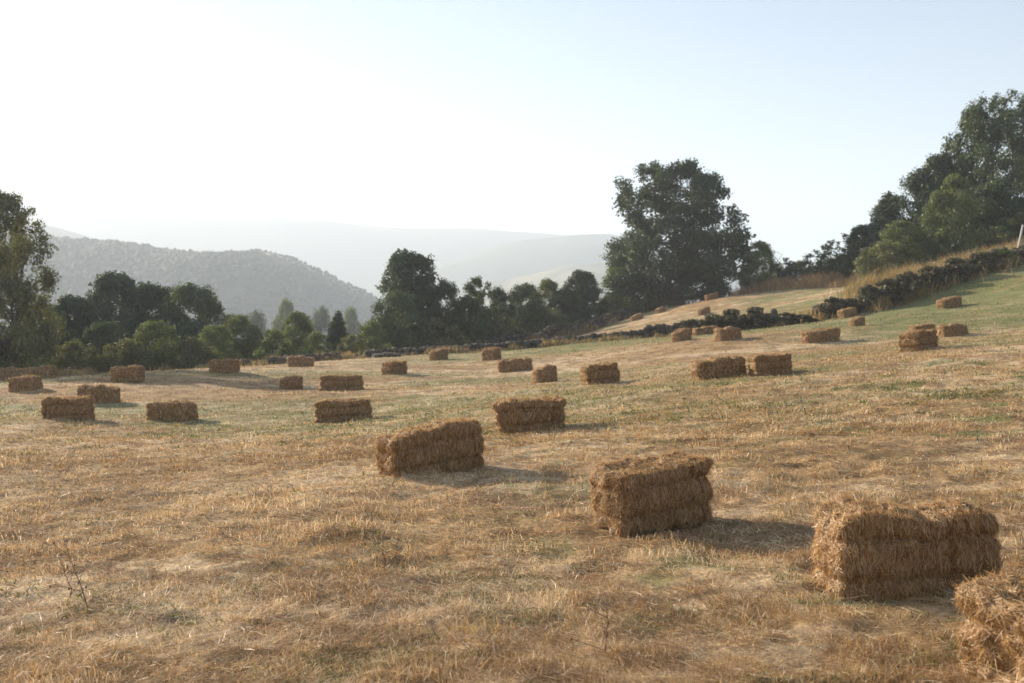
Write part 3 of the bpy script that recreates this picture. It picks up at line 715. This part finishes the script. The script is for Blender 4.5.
for (px, top, w, D, lab) in [(786,258,26,72,'thin sapling with a tufted top, first right of the oak'),(812,250,24,71,'narrow sapling with a round tuft, second right of the oak'),
                             (830,240,28,69,'sapling with a spindly upright shoot above the orange grass'),(850,233,28,67,'sapling with several tufts left of the dark shrub')]:
    tree('sapling', px, top, w, D, lab, 'sapling', 'sapling', 'saplings along the crest')
RG = 'trees crowding the upper right corner'
tree('bush', 800, 262, 40, 75, 'low green shrub among the saplings', 'shrub', 'shrub', RG)
tree('bush', 836, 258, 46, 74, 'low dark shrub at the right end of the saplings', 'shrub', 'shrub', RG)
tree('broad', 868, 226, 54, 69, 'small dark tree at the left end of the right group', 'broadleaf_tree', group=RG)
tree('cone', 886, 194, 56, 68, 'slim dark tree with a pointed top rising above the left end', 'broadleaf_tree', group=RG)
tree('upright', 912, 172, 44, 67, 'upright dark tree just right of the pointed one', 'broadleaf_tree', group=RG)
tree('light', 902, 222, 60, 60, 'bright green low tree in front of the pointed one', 'broadleaf_tree', group=RG)
tree('broad', 938, 156, 66, 66, 'broad dark tree filling the middle of the right group', 'broadleaf_tree', group=RG)
tree('light', 950, 178, 60, 59, 'bright green pointed tree lit in the middle of the right group', 'broadleaf_tree', group=RG)
tree('airy', 968, 112, 60, 66, 'tall loose tree stepping up to the highest crown', 'broadleaf_tree', group=RG)
tree('rightbig', 1000, 90, 100, 64, 'tallest right tree with open crown and dark branches', 'broadleaf_tree', group=RG, rot=2.2)
tree('rightbig', 1085, 78, 150, 66, 'tall tree cut off by the right edge behind the fence post', 'broadleaf_tree', group=RG, rot=4.)
tree('round', 985, 185, 84, 62, 'dense dark tree below the tallest crown', 'broadleaf_tree', group=RG)
tree('bush', 1020, 215, 60, 60, 'dark shrub behind the leaning white post', 'shrub', 'shrub', RG)
tree('bush', 880, 244, 50, 57, 'dark shrub behind the orange grass', 'shrub', 'shrub', RG)
BG = 'brambles and ivy on the walls'
for (px, top, w, D, k, lab) in [(803,315,30,44.8,'bramble','low bramble filling the gap right of the boulder'),(868,286,26,45.2,'bramble','brown green bramble between the short and the climbing wall'),
                                (888,280,34,45.4,'bramble','dark bramble on the lower climbing wall'),(908,273,36,46.0,'bramble','wide dark bramble on the middle climbing wall'),
                                (930,267,36,46.7,'bramble','dark bramble between the wide one and the grassy one'),
                                (955,259,36,47.3,'bramble','bramble on the climbing wall below the bright tree'),(980,253,34,47.9,'bramble','bramble with a fuzzy top left of the white post'),
                                (1004,249,32,48.3,'lightbush','green bramble just below the white post'),(1028,244,36,48.9,'bramble','bramble at the right edge of the climbing wall'),
                                (833,298,34,45.4,'bramble','dark bramble smothering the short stretch of wall'),(852,299,28,45.6,'bramble','low bramble at the right end of the short wall'),
                                (692,320,34,46.9,'bramble','ivy clump where the long wall starts to rise'),(712,315,34,46.4,'bramble','ivy clump behind the right bale of the group of three'),
                                (732,310,36,45.9,'bramble','dark ivy mound on the high end of the long wall'),(756,308,36,45.2,'bramble','second dark ivy mound nearer the upright boulder'),(786,313,28,45.0,'bramble','brushy bramble just right of the upright boulder')]:
    tree(k, px, top, w, D, lab, 'bramble', 'bramble', BG)
VG = 'pale hazy trees down in the valley'
for (px, top, w, D, k, lab) in [(285,303,40,150,'light','pale hazy tree showing above the light green hedge'),(322,308,34,170,'round','hazy tree low in the valley above the pale shrub'),(255,312,40,160,'round','hazy tree behind the yellowish small tree'),
                                (352,311,36,180,'light','hazy tree right of the narrow dark tree'),(378,318,30,190,'round','farthest hazy tree left of the large round one'),(225,316,40,150,'broad','hazy tree peeping past the domed tree'),
                                (305,318,44,130,'light','soft green tree low behind the hedge dip')]:
    tree(k, px, top, w, D, lab, 'broadleaf_tree', group=VG)

# ------------------------------------------------------------ fence post
def post():
    A = Acc(); x, y = W(1016, 50.5); h = 1.55
    tube(A, [(0, 0, -.2), (.06, 0, .3), (.17, .0, .9), (.31, .02, h)], [.055, .052, .05, .046], 8, (.62, .60, .56))
    tag(obj('fence_post', A.mesh('fence_post', M_wood, True), loc=(x, y, bz(x, y)+.25)), 'leaning whitish wooden post on the bramble wall at the right edge', 'fence post')
post()
# ------------------------------------------------------------ dead weed stalks in the foreground
def weed(px, row, h, lean, seed, label):
    g = np.random.default_rng(seed); x, y = ray_ground(px, row); S = Acc(); cw = (.20, .125, .08)
    r = empty('dried_weed', (x, y, gz(x, y)))
    top = np.array([lean*h, g.normal(0, .03), h]); t = np.linspace(0, 1, 8)[:, None]
    p = np.array([0, 0, -.01])*(1-t)+top*t; p[1:-1] += g.normal(0, .006, (6, 3)); tube(S, p, np.linspace(.0034, .0012, 8), 5, cw)
    for k in range(7):
        a = p[g.integers(1, 8)]; e = a+np.array([g.normal(0, .05), g.normal(0, .05), g.uniform(.02, .08)]); tube(S, [a, (a+e)/2+g.normal(0, .006, 3), e], [.0018, .0014, .0009], 4, cw)
        H = Acc(); q = g.uniform(.003, .006); V, Fc = ICO1; H.add(V*np.array([q, q, q*1.7])*(1+.3*(noise3(V*3, k)-.5))[:, None], Fc, np.array([.24, .15, .10])*g.uniform(.7, 1.2))
        obj('seed_head', H.mesh('seed_head', M_straw), r, loc=e)
    obj('stem', S.mesh('stem', M_bark, True), r)
    tag(r, label, 'dried weed', 'dead weed stalks in the foreground')
weed(86, 616, .34, -.35, 1, 'reddish dead weed stalk leaning left in the left foreground')
weed(70, 598, .2, -.3, 2, 'smaller dead stalk just above the leaning one on the left')
weed(606, 660, .15, .1, 3, 'thin dead stalk at the bottom of the frame below the stubby bale')
weed(386, 575, .13, -.1, 4, 'short dead stalk in the stubble below the slanted bale')

# ------------------------------------------------------------ hills
def hill(name, label, pts, D, front, back, zbase, c0, c1, amp, seed, nx=260, ny=90):
    P = np.array(pts, float); xs = (P[:, 0]-512)/F*D; zs = CAMZ+(HOR-P[:, 1])*D/F
    x = np.linspace(xs[0], xs[-1], nx); zr = np.interp(x, xs, zs)
    k = np.ones(7)/7; zr = np.convolve(np.pad(zr, 3, 'edge'), k, 'valid')
    t = np.concatenate([-np.linspace(1, 0, int(ny*.7))**1.0, np.linspace(0, 1, int(ny*.3))[1:]])
    X, Tt = np.meshgrid(x, t, indexing='ij'); Y = D+np.where(Tt < 0, Tt*front, Tt*back)
    sh = np.where(Tt < 0, .5+.5*np.cos(np.pi*np.abs(Tt)**1.15), .5+.5*np.cos(np.pi*Tt))
    s = D/700
    Z = zbase+(zr[:, None]-zbase)*sh+amp*(fbm2(X/(90*s), Y/(90*s), seed, 5)-.5)*2*(sh > .002)*np.minimum(1, sh*3)*np.where(np.abs(Tt) < .06, .25, 1)
    Z = Z+amp*.35*np.abs(fbm2(X/(45*s)+Y/(160*s), Y/(220*s), seed+3, 4)-.5)*-3*sh*(1-sh)*4
    V = np.stack([X, Y, Z], -1).reshape(-1, 3); n2 = len(t)
    i, j = np.meshgrid(np.arange(nx-1), np.arange(n2-1), indexing='ij'); Fq = np.stack([i*n2+j, (i+1)*n2+j, (i+1)*n2+j+1, i*n2+j+1], -1).reshape(-1, 4)
    m = sstep(.42, .58, fbm2(X/(40*s), Y/(60*s), seed+7, 4)+.0*sh)
    if name == 'hill' : m = np.clip(m*.10+sstep(.984, .998, sh)*sstep(60, 150, (xs[-1]-X))*1.0, 0, 1)
    col = lerp(np.array(c0), np.array(c1), m).reshape(-1, 3)
    me = mesh_np(name, V, Fq, np.full(len(Fq), 4), M_hill, col, smooth=True)
    tag(obj(name, me), label, 'hill', kind='structure')
    return X, Y, Z, sh
G0 = (.022, .046, .024); GY = (.36, .30, .14)
H1 = hill('hill', 'wooded hill across the valley', [(-900,262),(-500,240),(-200,226),(0,232),(50,240),(100,243),(150,247),(190,253),(230,253),(262,250),(285,256),(300,262),(325,273),(345,284),(365,291),(385,303),(420,320),(470,330),(520,335)], 700, 360, 240, -26, G0, GY, 5, 5)
hill('hill_slope', 'dry golden hillside across the valley', [(330,345),(400,312),(440,298),(480,288),(520,280),(560,270),(600,263),(640,266),(700,285),(800,305),(1100,318),(1300,320)], 1200, 420, 300, -28, (.09, .10, .05), (.30, .26, .14), 6, 15)
hill('mountain', 'pale ridge behind the valley', [(200,330),(330,296),(420,272),(470,256),(520,242),(560,238),(605,234),(650,244),(700,270),(800,298),(1000,310),(1300,318),(1600,320)], 1700, 600, 350, -30, (.04, .06, .04), (.08, .09, .055), 18, 25)
hill('mountain', 'faint ridge at the left behind the wooded hill', [(-900,225),(-400,212),(-100,212),(30,222),(60,228),(100,240),(160,256),(260,280),(400,310),(520,330)], 1350, 350, 300, -30, (.04, .06, .04), (.08, .09, .055), 10, 35)
hill('mountain', 'faintest mountain range on the horizon', [(-1000,215),(-500,205),(-200,203),(40,203),(120,206),(180,211),(260,216),(330,220),(350,225),(420,229),(480,228),(540,236),(600,234),(660,246),(720,275),(850,300),(1100,312),(1500,318)], 2150, 500, 230, -30, (.04, .06, .04), (.08, .09, .055), 20, 45)
def hill_wood():
    X, Y, Z, sh = H1; g = np.random.default_rng(77); A = Acc(); V0, F0 = ICO1
    nxx, nyy = X.shape; n = 13000; Vs = []; Fs = []; Cs = []; k = 0
    i = g.integers(0, nxx-1, n*2); j = g.integers(0, int(nyy*.78), n*2)
    cnt = 0
    for a, b in zip(i, j):
        x = X[a, b]+g.uniform(-3, 3); y = Y[a, b]+g.uniform(-2, 2); z = Z[a, b]
        px = 512+x/y*F
        s = sh[a, b]
        if px < -350 or y < 300: continue
        if s > .985 and px < 250 and g.random() > .05: continue
        if fbm2(np.array([x/30]), np.array([y/40]), 88)[0] < .25 and px < 300: continue
        r = g.uniform(.8, 2.2)*(.8 if s > .93 else 1); v = V0*(1+.35*(noise3(V0*2.3+g.uniform(0, 90, 3), 3)-.5)[:, None])*r*np.array([1, 1, g.uniform(.8, 1.25)])
        v += (x, y, z+r*.05); Vs.append(v); Fs.append(F0+k); k += len(V0)
        c = np.array([.024, .046, .022])*g.uniform(.85, 1.2); Cs.append(np.broadcast_to(c, (len(v), 3))); cnt += 1
        if cnt >= n: break
    V = np.concatenate(Vs); Fc = np.concatenate(Fs)
    tag(obj('hillside_woodland', mesh_np('hillside_woodland', V, Fc, np.full(len(Fc), 3), M_leaf, np.concatenate(Cs))), 'far wood covering the hill across the valley', 'woodland', kind='stuff')
hill_wood()

# ------------------------------------------------------------ air
def haze():
    A = Acc(); x0, x1, y0, y1, z0, z1 = -2600, 2600, -2600, 2600, -62, 290
    v = [(x, y, z) for x in (x0, x1) for y in (y0, y1) for z in (z0, z1)]
    f = [(0, 1, 3, 2), (4, 6, 7, 5), (0, 4, 5, 1), (2, 3, 7, 6), (0, 2, 6, 4), (1, 5, 7, 3)]
    m, nt = mat('haze'); p = nt.nodes.new('ShaderNodeVolumePrincipled'); o = nt.nodes.new('ShaderNodeOutputMaterial')
    p.inputs['Color'].default_value = (.79, .88, 1, 1); p.inputs['Density'].default_value = .00068; p.inputs['Anisotropy'].default_value = .22
    nt.links.new(p.outputs[0], o.inputs['Volume'])
    A.add(v, f); o = obj('haze', A.mesh('haze', m)); tag(o, 'bright summer haze filling the valley', 'haze', kind='stuff')
haze()

# ------------------------------------------------------------ light, sky, camera
EL, AZ = R(19.5), R(-49)          # azimuth measured from +Y towards +X
w = bpy.data.worlds.new('World'); sc.world = w; w.use_nodes = True
n = w.node_tree.nodes; s = n.new('ShaderNodeTexSky'); s.sky_type = 'NISHITA'; s.sun_disc = False
s.sun_elevation = EL; s.sun_rotation = AZ; s.air_density = 1.0; s.dust_density = .5; s.altitude = 900
w.node_tree.links.new(s.outputs[0], n['Background'].inputs[0]); n['Background'].inputs[1].default_value = .062
w.cycles.sampling_method = 'MANUAL'; w.cycles.sample_map_resolution = 512
ld = bpy.data.lights.new('sun', 'SUN'); ld.energy = 5.0; ld.angle = R(.6); ld.color = (1.0, .86, .67)
lo = bpy.data.objects.new('sun', ld); COL.objects.link(lo)
sd = Vector((math.sin(AZ)*math.cos(EL), math.cos(AZ)*math.cos(EL), math.sin(EL)))
lo.rotation_euler = sd.to_track_quat('Z', 'Y').to_euler(); lo.location = sd*100
cam = bpy.data.cameras.new('camera'); co = bpy.data.objects.new('camera', cam); COL.objects.link(co); sc.camera = co
co.location = (0, 0, CAMZ); co.rotation_euler = (math.pi/2-PITCH, 0, 0)
cam.sensor_width = 36; cam.lens = 36*F/1024; cam.clip_start = .1; cam.clip_end = 20000
cam.dof.use_dof = True; cam.dof.focus_distance = 7.5; cam.dof.aperture_fstop = 3.5
sc.view_settings.view_transform = 'Standard'; sc.view_settings.look = 'None'; sc.view_settings.exposure = 1.45; sc.view_settings.gamma = 1
sc.render.engine = 'CYCLES'
cy = sc.cycles; cy.max_bounces = 8; cy.diffuse_bounces = 3; cy.glossy_bounces = 2; cy.transmission_bounces = 4; cy.volume_bounces = 2; cy.transparent_max_bounces = 8
cy.use_denoising = True; cy.use_adaptive_sampling = True; cy.adaptive_threshold = .02
